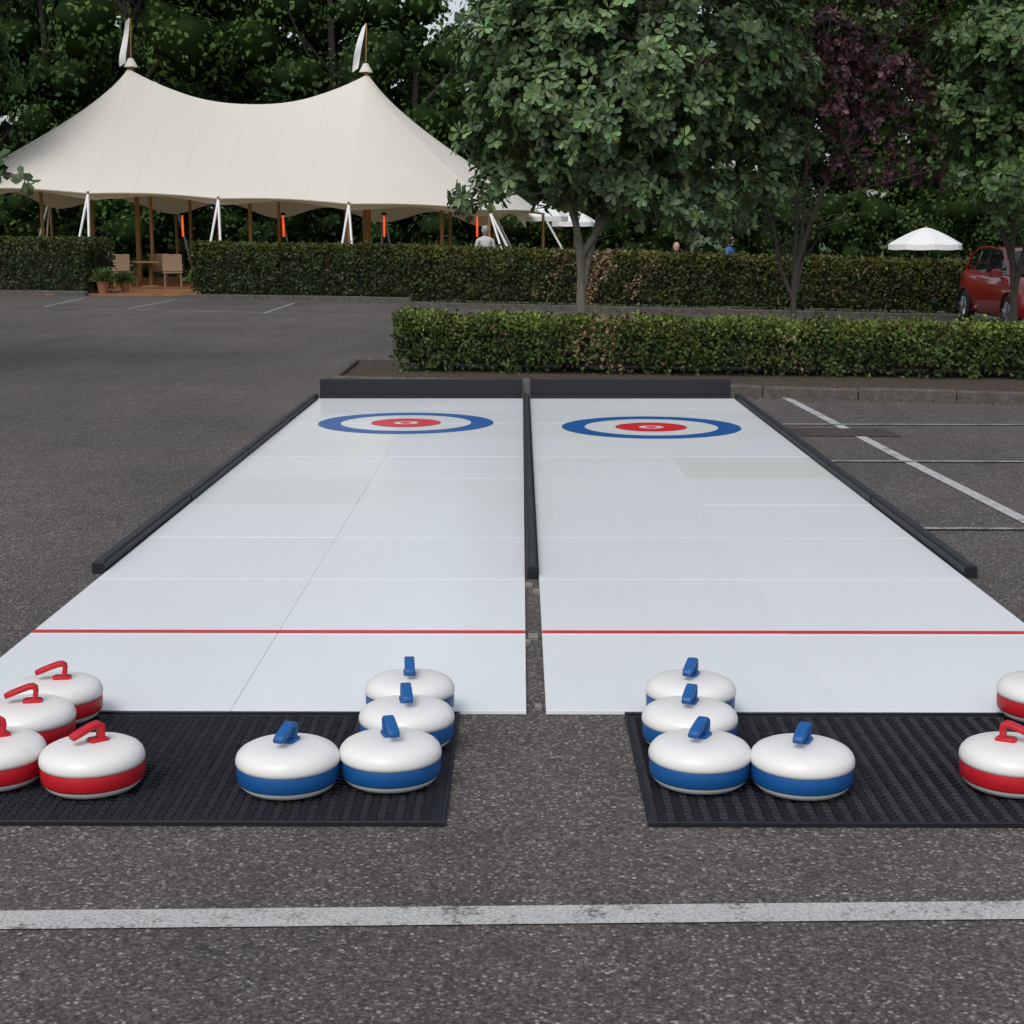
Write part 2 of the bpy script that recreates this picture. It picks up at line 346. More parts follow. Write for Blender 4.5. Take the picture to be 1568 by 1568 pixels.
rail('lane_centre_rail',.029,.077,7.05,14.98,.065,2.)
A=Acc()
for (x,y,s) in ((.035,6.9,.018),(.07,6.78,.016),(.05,5.98,.02),(.028,5.9,.012),(.06,5.05,.012)): A.box(x-s,x+s,y-s*1.3,y+s*1.3,.0,.016,0,b=.003)
A.obj('joint_clip',simple('clip_plastic',(.22,.20,.18),.6,.4,40))
def board(name,x0,x1):
    A=Acc(); y=15.0; A.box(x0,x1,y,y+.045,.0,.20,0,b=.008)
    A.box(x0,x1,y-.03,y,.0,.045,0,b=.006)
    A.box(x0,x1,y-.004,y,.165,.17,1)
    for i in range(4):
        x=x0+(x1-x0)*(i+.5)/4; A.box(x-.03,x+.03,y+.045,y+.25,0,.02,0); A.box(x-.015,x+.015,y+.045,y+.07,.02,.19,0)
        A.lathe([(0,-.002),(.009,-.002),(.009,0)],8,1,Matrix.Translation((x,y-.001,.1))@Matrix.Rotation(R(90),4,'X'))
    return A.obj(name,[M_black,M_blackg])
board('lane_end_board',-1.97,.012); board('lane_end_board',.09,2.05)
A=Acc(); A.box(.02,.08,15.05,15.12,0,.2,0,b=.006); A.obj('board_joint_post',simple('grey_plastic',(.12,.115,.11),.6))
# ------------------------------------------------------------------ rubber mats
def mat_(name,x0,x1,y0,y1):
    A=Acc(); A.box(x0,x1,y0,y1,.002,.009)
    px=.0245; py=.026; nx=int((x1-x0-.03)/px); ny=int((y1-y0-.03)/py)
    for j in range(ny):
        for i in range(nx):
            cx=x0+.018+(i+.0)*px+random.uniform(-.0012,.0012); cy=y0+.018+j*py+random.uniform(-.0012,.0012); a=.0125; b=.0065; s=.0062*(1 if i%2 else -1)
            z0=.009; z1=.0165+random.uniform(-.0015,.0015)
            A.add([(cx-a,cy-b-s,z0),(cx+a,cy-b+s,z0),(cx+a,cy+b+s,z0),(cx-a,cy+b-s,z0),
                   (cx-a*.75,cy-b*.45-s*.75,z1),(cx+a*.75,cy-b*.45+s*.75,z1),(cx+a*.75,cy+b*.45+s*.75,z1),(cx-a*.75,cy+b*.45-s*.75,z1)],
                  [(0,1,5,4),(1,2,6,5),(2,3,7,6),(3,0,4,7),(4,5,6,7)])
    for (a,b,c,d) in ((x0,x1,y0,y0+.012),(x0,x1,y1-.012,y1),(x0,x0+.012,y0+.012,y1-.012),(x1-.012,x1,y0+.012,y1-.012)): A.box(a,b,c,d,.009,.015,0,b=.002)
    return A.obj(name,M_rub)
mat_('rubber_mat',-2.02,-.207,3.985,4.972); mat_('rubber_mat',.35,2.12,3.985,4.972)
# ------------------------------------------------------------------ curling stones
def sweep(A,path,w,th,m,n=12):
    P=[Vector(p) for p in path]; V=[];F=[]
    for i,p in enumerate(P):
        d=(P[min(i+1,len(P)-1)]-P[max(i-1,0)]).normalized(); s=Vector((0,1,0)); up=d.cross(s)
        e=.86 if i in(0,len(P)-1) else 1
        for k in range(n):
            a=2*math.pi*(k+.5)/n; ca=math.cos(a);sa=math.sin(a)
            f=lambda x:math.copysign(abs(x)**.30,x)
            V.append(p+s*f(ca)*w/2*e+up*f(sa)*th/2*e)
    for i in range(len(P)-1):
        for k in range(n): k2=(k+1)%n; F.append((i*n+k,i*n+k2,(i+1)*n+k2,(i+1)*n+k))
    F+=[tuple(range(n)),tuple((len(P)-1)*n+k for k in range(n))]
    A.add(V,F,m)
def stone(x,y,red,rot,tilt=0):
    e=empty('curling_stone',(x,y,.0165),R(rot))
    A=Acc(); A.lathe([(0,.0),(.075,.0),(.105,.002),(.128,.010),(.139,.022),(.1405,.028)],64,0)
    A.lathe([(.146,.078),(.1495,.081),(.1505,.088),(.1495,.097),(.145,.108),(.136,.118),(.121,.126),(.10,.1315),(.07,.1345),(.035,.136),(0,.1365)],64,0)
    A.obj('body',[M_sw],e,True)
    B=Acc(); B.lathe([(.1405,.028),(.1435,.029),(.1465,.034),(.1475,.055),(.1475,.074),(.146,.078)],64,0); B.obj('colour_band',[M_sr if red else M_sb],e,True)
    H=Acc(); sweep(H,[(.026,0,.132),(.029,0,.152),(.032,0,.172),(.031,0,.181),(.023,0,.1865),(.010,0,.185),(-.018,0,.176),(-.042,0,.167),(-.062,0,.159)],.033,.016,0)
    sweep(H,[(.048,0,.1360),(.042,0,.1395),(.0,0,.1405),(-.008,0,.138)],.040,.012,0)
    H.obj('handle',[M_sr if red else M_sb],e,True)
    return e
def gp(px,py,h=0.):
    D=(3883/1.6*(1.6-h))/(py-358)-.29*(1.6-h)/1.6; zc=D*.984+(1.6-h)*.178
    return (px-798)*zc/2350,D
for px,py,r in [(444,1237,72),(600,1226,108),(625,1166,100),(630,1118,96)]:
    x,y=gp(px,py); stone(x*1.03,y+.115,False,r)
for px,py,r in [(1070,1227,62),(1225,1236,65),(1054,1167,72),(1055,1119,70)]:
    x,y=gp(px,py); stone(x*1.03,y+.115,False,r)
for px,py,r in [(143,1236,42),(-8,1227,30),(44,1166,14),(90,1125,12)]:
    x,y=gp(px,py); stone(x*1.025,y+.115,True,r)
for px,py,r in [(1547,1232,150),(1665,1160,30),(1592,1120,20),(1705,1228,60)]:
    x,y=gp(px,py); stone(x*1.025,y+.115,True,r)

# ------------------------------------------------------------------ marquee tent
def tent():
    par=empty('sailcloth_marquee'); PA=Vector((-12.3,50,0)); PB=Vector((-4.9,50,0)); r=5.6
    zp=lambda x: 6.95-.022*(x+12.3); ze=lambda x: 2.74-.040*(x+12.3)
    per=[]; NS=48; NF=64
    for i in range(NS): x=PA.x+(PB.x-PA.x)*i/NS; per.append((x,50-r,x,50))
    for i in range(NF): a=-math.pi/2+math.pi*i/NF; per.append((PB.x+r*math.cos(a),50+r*math.sin(a),PB.x,50))
    for i in range(NS): x=PB.x+(PA.x-PB.x)*i/NS; per.append((x,50+r,x,50))
    for i in range(NF): a=math.pi/2+math.pi*i/NF; per.append((PA.x+r*math.cos(a),50+r*math.sin(a),PA.x,50))
    n=len(per)
    posts=[0,24,48,64,80,96,112,136,160,176,192,208]
    NT_=26; V=[];F=[]
    L=PB.x-PA.x
    for i,(bx,by,rx,ry) in enumerate(per):
        ps=posts+[n]
        for a,b in zip(ps[:-1],ps[1:]):
            if a<=i<b: fr=(i-a)/(b-a)
        arch=math.sin(math.pi*fr)
        k=(rx-PA.x)/L; cusp=min(k,1-k)
        zr=zp(rx)-1.12*(1-(abs(2*k-1))**2.3)
        cx,cy=rx+(bx-rx)*(1-.025*arch),ry+(by-ry)*(1-.025*arch)
        zz=ze(bx)+.07*arch; pk=max(0,1-cusp*5)
        for j in range(NT_+1):
            t=(j/NT_)**1.3; t0=.02; tt=t0+(1-t0)*t
            cc=.33*math.sqrt(tt)*(1-tt)**1.5*(.40+.60*pk**1.5)
            z=zz+(zr-zz)*((1-tt)-cc)
            z-=.02*arch*math.sin(math.pi*tt)
            V.append((rx+(cx-rx)*tt,ry+(cy-ry)*tt,z))
    m=NT_+1
    for i in range(n):
        i2=(i+1)%n
        for j in range(NT_): F.append((i*m+j,i*m+j+1,i2*m+j+1,i2*m+j))
    mesh_obj('canopy',V,F,M_sail,parent=par,smooth=True)
    A=Acc()
    for i in list(range(0,n,8)):
        A.tube([Vector(V[i*m+j]) for j in range(0,NT_+1)],.009,4)
    hem=[Vector(V[i*m+NT_]) for i in range(n)]+[Vector(V[NT_])]; A.tube(hem,.03,6)
    A.obj('seams_and_hem',M_seam,par)
    VV=[]
    for i in range(n+1):
        p=Vector(V[(i%n)*m+NT_]); q=Vector(V[(i%n)*m+NT_-2]); a=0
        for s0,s1 in zip(posts,posts[1:]+[n]):
            if s0<=(i%n)<s1: a=((i%n)-s0)/(s1-s0)
        dep=.05+(.10 if p.y<47 else .38)*abs(math.cos(math.pi*a))**2
        VV+=[tuple(q+Vector((0,0,-.02))),tuple(q+Vector((0,0,-.02-dep-(q.z-p.z))))]
    FF=[(2*i,2*i+1,2*i+3,2*i+2) for i in range(n)]
    mesh_obj('inner_valance',VV,FF,M_sail,parent=par)
    W=Acc(); T=Acc()
    for p in posts:
        b=Vector(V[p*m+NT_]); rr=Vector((per[p][2],per[p][3],0)); o=Vector((b.x,b.y,0))-rr; o.normalize(); s=Vector((-o.y,o.x,0))
        W.tube([(b.x,b.y,gz(b.x,b.y)),(b.x,b.y,b.z+.05)],[.05,.045],8)
        q=b+o*1.35; g=float(gz(q.x,q.y))
        for d in (-.30,.30):
            e=Vector((q.x,q.y,g))+s*d; T.tube([b+Vector((0,0,-.02)),b.lerp(e,.5),e],[.04,.035,.025],5)
    for P in (PA,PB):
        W.tube([(P.x,50,0),(P.x,50,zp(P.x)+.1)],[.09,.06],10)
    for x in (-14.5,-11.2,-8.2,-5.3,-2.4):
        for y in (47.2,52.8): W.tube([(x,y,0),(x,y,3.5 if -12.3<x<-4.9 else 3.2)],.055,8)
    W.obj('poles',M_wood,par); T.obj('guy_straps',M_strap,par)
    C=Acc(); Fl=Acc()
    for P,sg in ((PA,-1),(PB,1)):
        z=zp(P.x); C.lathe([(.22,-.16),(.16,-.04),(.12,.02),(.10,.08),(.04,.12)],16,0,None,(P.x,50,z-.02))
        C.tube([(P.x,50,z+.0),(P.x+.05,50,z+1.30)],.02,6,1)
        nf=16; VV=[]
        for i in range(nf+1):
            t=i/nf; w=.12+.16*t-.12*t**4; off=-.30*t-.02 if sg>0 else -.22*t-.02; wob=.08*math.sin(t*7+sg)
            z_=z+1.32-1.36*t
            VV+=[(P.x+.05+off*.9,50+wob*.4,z_),(P.x+.05+off-w,50+wob,z_-.12+.05*math.sin(t*6))]
        Fl.add(VV,[(2*i,2*i+1,2*i+3,2*i+2) for i in range(nf)])
    C.obj('peak_caps',[M_sail,M_wood],par); Fl.obj('pennants',M_cloth_w,par)
tent()
A=Acc(); A.box(-12.6,-8.5,40.9,45.0,-.03,.04); A.box(-17,-1.5,45.0,55,-.03,.06); A.obj('timber_floor',M_deck)
for x in (-17.0,-10.75,-7.55,-4.35,-1.4):
    e=empty('patio_heater',(x,49.5,.06)); A=Acc(); A.lathe([(.0,0),(.2,0),(.2,.05),(.03,.08),(.025,1.4),(.05,1.42),(.05,1.45)],12); A.lathe([(.06,2.12),(.09,2.14),(.07,2.2),(0,2.22)],12); A.obj('stand',M_black,e,True)
    B=Acc(); B.lathe([(.0,1.45),(.030,1.45),(.034,1.8),(.022,2.12),(0,2.12)],12); B.obj('heating_element',M_glow,e,True)
def chair(x,y,rz,z=.06):
    e=empty('wicker_chair',(x,y,z),R(rz)); A=Acc()
    for a in(-.24,.24):
        for b in(-.24,.24): A.tube([(a,b,0),(a*.95,b*.95,.42)],.022,6)
    A.box(-.28,.28,-.28,.28,.40,.46,b=.02)
    A.box(-.28,.28,.24,.30,.46,.95,b=.02); A.box(-.30,-.24,-.26,.24,.60,.66,b=.02); A.box(.24,.30,-.26,.24,.60,.66,b=.02)
    for a in(-.27,.27): A.tube([(a,-.22,.44),(a,-.22,.61)],.02,6)
    A.obj('frame',M_wick,e)
def table(x,y,z=.06,r=.6):
    e=empty('round_table',(x,y,z)); A=Acc(); A.lathe([(0,.70),(r,.70),(r,.745),(0,.745)],28); A.tube([(0,0,.03),(0,0,.7)],.05,8); A.lathe([(0,0),(.28,0),(.25,.03),(0,.05)],16); A.obj('top_and_pedestal',M_table,e)
for (x,y,r) in [(-11.75,46.0,170),(-10.35,46.1,-170),(-11.0,47.1,10),(-9.6,48.0,30),(-14.2,47.6,60),(-6.6,47.9,-40),(-5.6,48.4,120),(-3.2,48,10)]: chair(x,y,r)
for (x,y) in [(-11.05,46.25),(-6.1,48.1),(-13.6,48),(-3.0,49.0)]: table(x,y)
def potted(x,y,s=1,z=.04):
    e=empty('potted_plant',(x,y,z)); A=Acc(); A.lathe([(0,0),(.12*s,0),(.17*s,.28*s),(.185*s,.28*s),(.185*s,.31*s),(.15*s,.31*s),(.14*s,.27*s),(0,.27*s)],20); A.obj('pot',simple('terracotta',(.30,.13,.07),.8),e,False)
    n=520; D=runit(n); D[:,2]=abs(D[:,2]); P=D*rng.uniform(.05,.32*s,(n,1))+np.array([0,0,.33*s]); 
    leaf_mesh('leaves',P,D+.4*runit(n),runit(n),np.full(n,.13*s),np.full(n,.045*s),np.array([.10,.16,.05])*rng.uniform(.5,1.5,(n,1)),M_leaf,parent=e)
potted(-11.75,41.6,1.1); potted(-11.15,41.3,1.0); potted(-8.7,41.6,.9); potted(-10.9,42.6,.8)
def parasol(x,y,r,h,drop):
    g=float(gz(x,y)); e=empty('parasol',(x,y,g)); A=Acc(); n=8; m=6; V=[(0,0,h)];F=[]
    for j in range(1,m+1):
        for k in range(n*4):
            a=2*math.pi*k/(n*4); f=(k%4)/4; sc=1-.05*math.sin(math.pi*f)
            t=j/m; V.append((r*t*sc*math.cos(a),r*t*sc*math.sin(a),h-drop*(t**1.35)-.02*math.sin(math.pi*f)*t))
    N=n*4
    for k in range(N): F.append((0,1+k,1+(k+1)%N))
    for j in range(m-1):
        for k in range(N): F.append((1+j*N+k,1+(j+1)*N+k,1+(j+1)*N+(k+1)%N,1+j*N+(k+1)%N))
    o=len(V)
    for k in range(N): a=V[1+(m-1)*N+k]; V.append((a[0]*1.01,a[1]*1.01,a[2]-.16))
    for k in range(N): F.append((1+(m-1)*N+k,o+k,o+(k+1)%N,1+(m-1)*N+(k+1)%N))
    A.add(V,F); A.obj('canopy',M_cloth_w,e)
    B=Acc(); B.tube([(0,0,0),(0,0,h+.05)],.025,8); B.lathe([(0,0),(.25,0),(.25,.08),(0,.09)],16)
    for k in range(8): a=2*math.pi*k/8; B.tube([(0,0,h-.05),(r*.98*math.cos(a),r*.98*math.sin(a),h-drop-.02)],.008,4)
    B.obj('pole_and_ribs',M_wood,e)
parasol(12.3,47.5,1.12,2.24,.5); parasol(.72,52.5,.85,2.75,.5); parasol(1.9,56,.8,2.6,.4)

# ------------------------------------------------------------------ people
def person(x,y,rz,shirt,trous,seated=False,h=1.72,hair=M_hair):
    g=float(gz(x,y))+ (.06 if seated and y<55 and x<-1.5 else 0)
    e=empty('person',(x,y,g),R(rz)); k=h/1.75
    hip=.50 if seated else .93
    J={'pel':(0,0,hip,.14),'waist':(0,.0,hip+.18,.135),'chest':(0,.0,hip+.38,.175),'neckb':(0,.01,hip+.52,.08),'neck':(0,-.01,hip+.60,.055)}
    E=[('pel','waist'),('waist','chest'),('chest','neckb'),('neckb','neck')]
    for s,n in ((-1,'l'),(1,'r')):
        J['sh'+n]=(s*.185,.0,hip+.48,.07); J['el'+n]=(s*.24,-.04,hip+.20,.05); J['wr'+n]=(s*.20,-.24,hip+.10,.03)
        E+=[('neckb','sh'+n),('sh'+n,'el'+n),('el'+n,'wr'+n)]
        if seated: J['hp'+n]=(s*.10,-.05,hip-.02,.09); J['kn'+n]=(s*.12,-.46,hip,.06); J['an'+n]=(s*.12,-.46,.08,.042); J['to'+n]=(s*.13,-.62,.04,.035)
        else: J['hp'+n]=(s*.10,0,hip-.08,.095); J['kn'+n]=(s*.11,-.02,.50,.06); J['an'+n]=(s*.11,.02,.08,.042); J['to'+n]=(s*.13,-.15,.035,.035)
        E+=[('pel','hp'+n),('hp'+n,'kn'+n),('kn'+n,'an'+n),('an'+n,'to'+n)]
    names=list(J); me=bpy.data.meshes.new('body'); me.from_pydata([tuple(c*k for c in J[n][:3]) for n in names],[(names.index(a),names.index(b)) for a,b in E],[])
    t=NT('clothes'); sp=t.n('ShaderNodeSeparateXYZ'); t.l(t.co(),sp.inputs[0])
    mt=t.n('ShaderNodeMath',operation='GREATER_THAN'); t.l(sp.outputs[2],mt.inputs[0]); mt.inputs[1].default_value=(hip+.02)*k
    t.base(t.mix(mt.outputs[0],trous,shirt)); t.set(Roughness=.85); t.bump(t.noise(12),.5,.02)
    me.materials.append(t.m); o=link(bpy.data.objects.new('body',me),e)
    md=o.modifiers.new('skin','SKIN'); 
    for i,n in enumerate(names): o.data.skin_vertices[0].data[i].radius=(J[n][3]*k,J[n][3]*k*(.72 if n in('chest','waist','pel') else 1))
    o.data.skin_vertices[0].data[0].use_root=True
    sb=o.modifiers.new('sub','SUBSURF'); sb.levels=sb.render_levels=2
    A=Acc(); zc=hip+.73
    prof=[(-.125,.02),(-.115,.045),(-.09,.062),(-.05,.072),(0,.078),(.05,.078),(.09,.062),(.115,.035),(.122,.0)]
    A.lathe([(r*k,z*k) for z,r in prof],20,0,Matrix.Translation((0,-.01*k,zc*k))@Matrix.Diagonal((1,1.18,1,1)))
    A.add([(-.016*k,-.095*k,(zc-.03)*k),(.016*k,-.095*k,(zc-.03)*k),(0,-.122*k,(zc-.035)*k),(0,-.09*k,(zc+.02)*k)],[(0,1,2),(1,3,2),(3,0,2)])
    for s in(-1,1):
        A.lathe([(0,-.03),(.014,-.02),(.018,.01),(0,.03)],8,0,Matrix.Translation((s*.08*k,0,zc*k)))
        A.lathe([(.0,-.008),(.011,0),(0,.008)],8,1,Matrix.Translation((s*.03*k,-.094*k,(zc+.005)*k)))
        w=Vector((s*.20,-.24,hip+.10))
        A.lathe([(0,-.04),(.028,-.03),(.036,0),(.03,.03),(0,.045)],8,0,Matrix.Translation((w+Vector((-s*.01,-.05,-.01)))*k)@Matrix.Diagonal((.5,1,1,1)))
        for q in range(4): A.tube([(w+Vector((-s*.02+.0,-.08,.025-.018*q)))*k,(w+Vector((-s*.03,-.125,.018-.018*q)))*k,(w+Vector((-s*.045,-.15,.0-.016*q)))*k],[.009*k,.008*k,.006*k],6)
        A.tube([(w+Vector((-s*.02,-.04,.03)))*k,(w+Vector((-s*.05,-.09,.045)))*k],[.011*k,.008*k],6)
    A.add([(-.024*k,-.094*k,(zc-.062)*k),(.024*k,-.094*k,(zc-.062)*k),(.02*k,-.09*k,(zc-.07)*k),(-.02*k,-.09*k,(zc-.07)*k)],[(0,1,2,3)],1)
    A.obj('head_and_hands',[M_skin,M_hair],e,True)
    H=Acc(); H.lathe([(.082*k,-.03*k),(.088*k,.02*k),(.084*k,.07*k),(.06*k,.115*k),(.02*k,.134*k),(0,.136*k)],20,0,Matrix.Translation((0,.022*k,zc*k))@Matrix.Rotation(R(-14),4,'X')@Matrix.Diagonal((1,1.12,1,1)))
    H.obj('hair',hair,e,True)
person(-.95,41.0,185,(.55,.54,.52),(.05,.05,.07),False,1.80,simple('grey_hair',(.35,.33,.31),.6))
person(5.30,39.6,60,(.04,.12,.30),(.03,.03,.04),False,1.80)
person(4.0,40.2,20,(.30,.14,.11),(.03,.03,.04),False,1.66)
person(-5.0,48.2,120,(.10,.02,.02),(.03,.03,.04),True)

# ------------------------------------------------------------------ red car
def car(x,y):
    e=empty('red_hatchback_car',(x,y,0)); e.scale=(1,1,.95)
    P=NT('car_paint'); P.base((.42,.012,.015)); P.set(Roughness=.28); P.b.inputs['Coat Weight'].default_value=1; P.b.inputs['Coat Roughness'].default_value=.05
    G=simple('car_glass',(.012,.015,.017),.06,.1,2); K=M_black; Lm=simple('headlamp_glass',(.75,.76,.78),.1,.1,30); Rb=simple('tyre',(.02,.02,.02),.85,.2,20); Al=simple('alloy',(.55,.55,.56),.35,.05,5,metal=1)
    st=[(0,.55,.32,.50,.60),(.06,.70,.24,.56,.70),(.25,.80,.20,.64,.80),(.6,.85,.19,.74,.88),(1.05,.865,.19,.86,.96),(1.6,.87,.19,.90,.99),(2.4,.87,.19,.92,1.0),(3.2,.865,.19,.93,1.02),(3.7,.84,.2,.93,1.03),(3.92,.78,.25,.88,.98),(4.0,.66,.34,.78,.85)]
    V=[];F=[];M=[];q=11
    for (yy,w,z0,zs,zt) in st:
        half=[(w*.80,z0),(w*.96,z0+.06),(w,z0+(zs-z0)*.5),(w*.98,zs),(w*.86,zt-.015)]
        sec=[(-a,b) for a,b in half]+[(0,zt+.015)]+[(a,b) for a,b in half[::-1]]
        V+=[(a,yy,b) for a,b in sec]
    for i in range(len(st)-1):
        for k in range(q-1): F.append((i*q+k,i*q+k+1,(i+1)*q+k+1,(i+1)*q+k)); M.append(0)
        F.append((i*q+q-1,i*q,(i+1)*q,(i+1)*q+q-1)); M.append(2)
    F+=[tuple(range(q))[::-1],tuple((len(st)-1)*q+k for k in range(q))]; M+=[0,0]
    o=mesh_obj('body',V,F,[P.m,G,K],M,e,True)
    A=Acc()
    gs=[(1.02,.76,.97,.97),(1.30,.75,.98,1.17),(1.72,.73,.99,1.38),(2.5,.73,1.0,1.44),(3.2,.72,1.01,1.42),(3.62,.70,1.02,1.30),(3.9,.66,1.0,1.02)]
    VV=[]
    for (yy,w,zb,zt) in gs:
        wt=w-.20*(zt-zb)/.45; VV+=[(-w,yy,zb-.02),(-wt,yy,zt-.015),(-wt*.8,yy,zt+.012),(0,yy,zt+.022),(wt*.8,yy,zt+.012),(wt,yy,zt-.015),(w,yy,zb-.02)]
    FF=[];MM=[]
    for i in range(len(gs)-1):
        for k in range(6):
            roof=k in(1,2,3,4); glass=(not roof) or i in(0,1,5)
            FF.append((i*7+k,i*7+k+1,(i+1)*7+k+1,(i+1)*7+k)); MM.append(1 if glass else 0)
    mesh_obj('cabin',VV,FF,[P.m,G],MM,e,True)
    for s in(-1,1):
        A.tube([(s*.757,1.02,.96),(s*.665,1.72,1.385),(s*.645,2.5,1.44),(s*.64,3.2,1.42),(s*.65,3.62,1.29),(s*.67,3.88,1.02)],.026,6,0)
        A.tube([(s*.745,2.35,.98),(s*.648,2.42,1.43)],.03,6,1)
        A.box(s*.90-.09,s*.90+.09,1.28,1.40,.93,1.06,0,b=.03)
        for yy in(.72,3.28):
            Mx=Matrix.Translation((s*.80,yy,.31))@Matrix.Rotation(R(90)*s,4,'Y')
            A.lathe([(.0,-.08),(.24,-.08),(.30,-.06),(.31,0),(.30,.06),(.24,.085),(.2,.085)],28,2,Mx)
            A.lathe([(.21,.07),(.19,.088),(.05,.075),(0,.075)],20,3,Mx)
            for a in range(5): 
                t=2*math.pi*a/5; A.tube([Mx@Vector((0,0,.09)),Mx@Vector((.19*math.cos(t),.19*math.sin(t),.092))],.02,5,3)
            A.tube([(s*.868,yy+.36*math.cos(t),.31+.36*math.sin(t)) for t in np.linspace(0,math.pi,12)],.022,5,1)
        A.lathe([(0,-.01),(.11,0),(.09,.05),(.03,.085),(0,.09)],16,4,Matrix.Translation((s*.60,.16,.62))@Matrix.Diagonal((1.25,1,.75,1))@Matrix.Rotation(R(75),4,'X'))
    A.box(-.36,.36,-.012,.10,.30,.45,1,b=.01); A.box(-.26,.26,-.022,-.012,.33,.44,4)
    A.box(-.3,.3,-.004,.05,.50,.55,1)
    A.obj('trim_wheels_lamps',[P.m,K,Rb,Al,Lm],e,False)
car(9.0,25.2)

# ------------------------------------------------------------------ trees
def clusters(centers,axes,k,Lr,Wr,col,bright):
    n=len(centers); kk=k; c=np.repeat(centers,kk,0); a=np.repeat(axes,kk,0)
    ph=np.tile(np.arange(kk)*2*math.pi/kk,n)+np.repeat(rng.uniform(0,6.28,n),kk)+rng.normal(0,.25,n*kk)
    o=norm(np.cross(a,np.array([.31,.22,.93])+0*a)); b=np.cross(a,o)
    rad=o*np.cos(ph)[:,None]+b*np.sin(ph)[:,None]
    U=norm(a*rng.uniform(-.1,.75,(n*kk,1))+rad+np.array([0,0,-.12])); N=norm(a-rad*.3+.35*runit(n*kk))
    P=c+U*.012+a*rng.uniform(-.04,.04,(n*kk,1))
    L=rng.uniform(*Lr,n*kk); W=L*rng.uniform(*Wr,n*kk)
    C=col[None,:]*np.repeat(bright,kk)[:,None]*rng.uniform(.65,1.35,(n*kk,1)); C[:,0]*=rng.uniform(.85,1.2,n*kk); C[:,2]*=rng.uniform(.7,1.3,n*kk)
    return P,U,N,L,W,C
def tree(name,base,forks,crown,nb,nc,blobr,Lr,Wr,col,k=7,seed=0,mat=None,tr=.08,accent=None,extra=None,twigs=0,six=True,bark=None,minw=.2):
    random.seed(seed); par=empty(name); A=Acc(); base=Vector(base); cc=Vector(crown[:3]); rx,ry,rz=crown[3:6]
    B=[]
    tries=0
    while len(B)<nb and tries<4000:
        tries+=1
        d=Vector((random.gauss(0,1),random.gauss(0,1),random.gauss(0,1))).normalized(); f=random.uniform(.35,1.)**.5
        r=random.uniform(*blobr); p=Vector((d.x*(rx-r*.7)*f,d.y*(ry-r*.7)*f,d.z*(rz-r*.6)*f))+cc
        if all((p-q[0]).length>.45*(r+q[1])*.9 for q in B): B.append((p,r))
    if extra: B+= [(Vector(e[:3]),e[3]) for e in extra]
    tips=[]
    for (fx,fy,fz,h0) in forks:
        s=base+Vector((0,0,h0)); e=Vector((fx,fy,fz)); pts=[]
        for i in range(11):
            t=i/10; p=s.lerp(e,t)+Vector((math.sin(t*6+fx*3)*.07,math.cos(t*5+fy)*.06,0))*math.sin(math.pi*t); pts.append(p)
        A.tube(pts,[tr*(.74-.56*i/10) for i in range(11)],9); tips.append(pts)
    hm=max([f[3] for f in forks]); hm0=min([f[3] for f in forks])
    A.tube([base+Vector((0,0,-.1)),base+Vector((0,0,.12)),base+Vector((.01,0,hm0*.6)),base+Vector((0,0,hm0)),base+Vector((0,0,hm))],[tr*1.5,tr*1.12,tr,tr*.9,tr*.7],10)
    for (p,r) in B:
        best=None
        for pts in tips:
            for i,q in enumerate(pts[3:]):
                if q.z<p.z+.3:
                    d=(q-p).length+abs(p.z-q.z)*.1
                    if best is None or d<best[0]: best=(d,q,i)
        if best is None: best=(0,tips[0][3],3)
        q=best[1]; mid=q.lerp(p,.5)+Vector((0,0,.12)); rr=tr*.34*(1-best[2]*.06)
        A.tube([q,q.lerp(mid,.5)+Vector((0,0,.03)),mid,mid.lerp(p,.5)+Vector((0,0,.03)),p],[rr,rr*.8,rr*.6,rr*.4,rr*.25],6)
        for j in range(6):
            d=Vector((random.gauss(0,1),random.gauss(0,1),random.gauss(.3,1))).normalized()*r*.85
            A.tube([p.lerp(mid,random.random()*.6),p+d*.5+Vector((0,0,.02)),p+d],[rr*.3,rr*.2,.004],4)
    for j in range(twigs):
        pts=random.choice(tips); q=random.choice(pts[2:9]); d=Vector((random.gauss(0,1),random.gauss(0,1),random.uniform(-.1,.9)))*random.uniform(.35,.75)
        A.tube([q,q+d*.5+Vector((0,0,.08)),q+d+Vector((0,0,.05))],[.011,.007,.003],4)
    A.obj('trunk_and_limbs',bark or M_bark,par)
    ws=np.array([max(r,minw)**2 for _,r in B]); idx=rng.choice(len(B),nc,p=ws/ws.sum())
    bc=np.array([tuple(p) for p,_ in B])[idx]; br=np.array([r for _,r in B])[idx]
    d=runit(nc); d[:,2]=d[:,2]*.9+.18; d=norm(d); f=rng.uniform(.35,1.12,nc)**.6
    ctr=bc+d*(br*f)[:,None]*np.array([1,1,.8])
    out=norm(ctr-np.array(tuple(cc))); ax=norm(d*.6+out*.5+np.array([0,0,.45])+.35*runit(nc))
    bb=rng.uniform(.75,1.25,len(B))[idx]*(.65+.55*f)*rng.choice([.70,1.,1.6],nc,p=[.34,.46,.20])  # leaves deeper in each clump coloured darker, painting in the crown's shade
    if accent is not None:
        isA=rng.random(len(B))[idx]<accent[1]
    else: isA=np.zeros(nc,bool)
    outl=[]
    for msk,cl in ((~isA,col),(isA,accent[0] if accent else col)):
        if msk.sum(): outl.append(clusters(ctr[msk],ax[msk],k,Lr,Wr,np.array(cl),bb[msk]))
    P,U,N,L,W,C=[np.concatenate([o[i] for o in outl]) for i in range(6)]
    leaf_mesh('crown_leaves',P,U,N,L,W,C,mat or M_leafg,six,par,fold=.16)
    return par
grn=(.086,.142,.058)
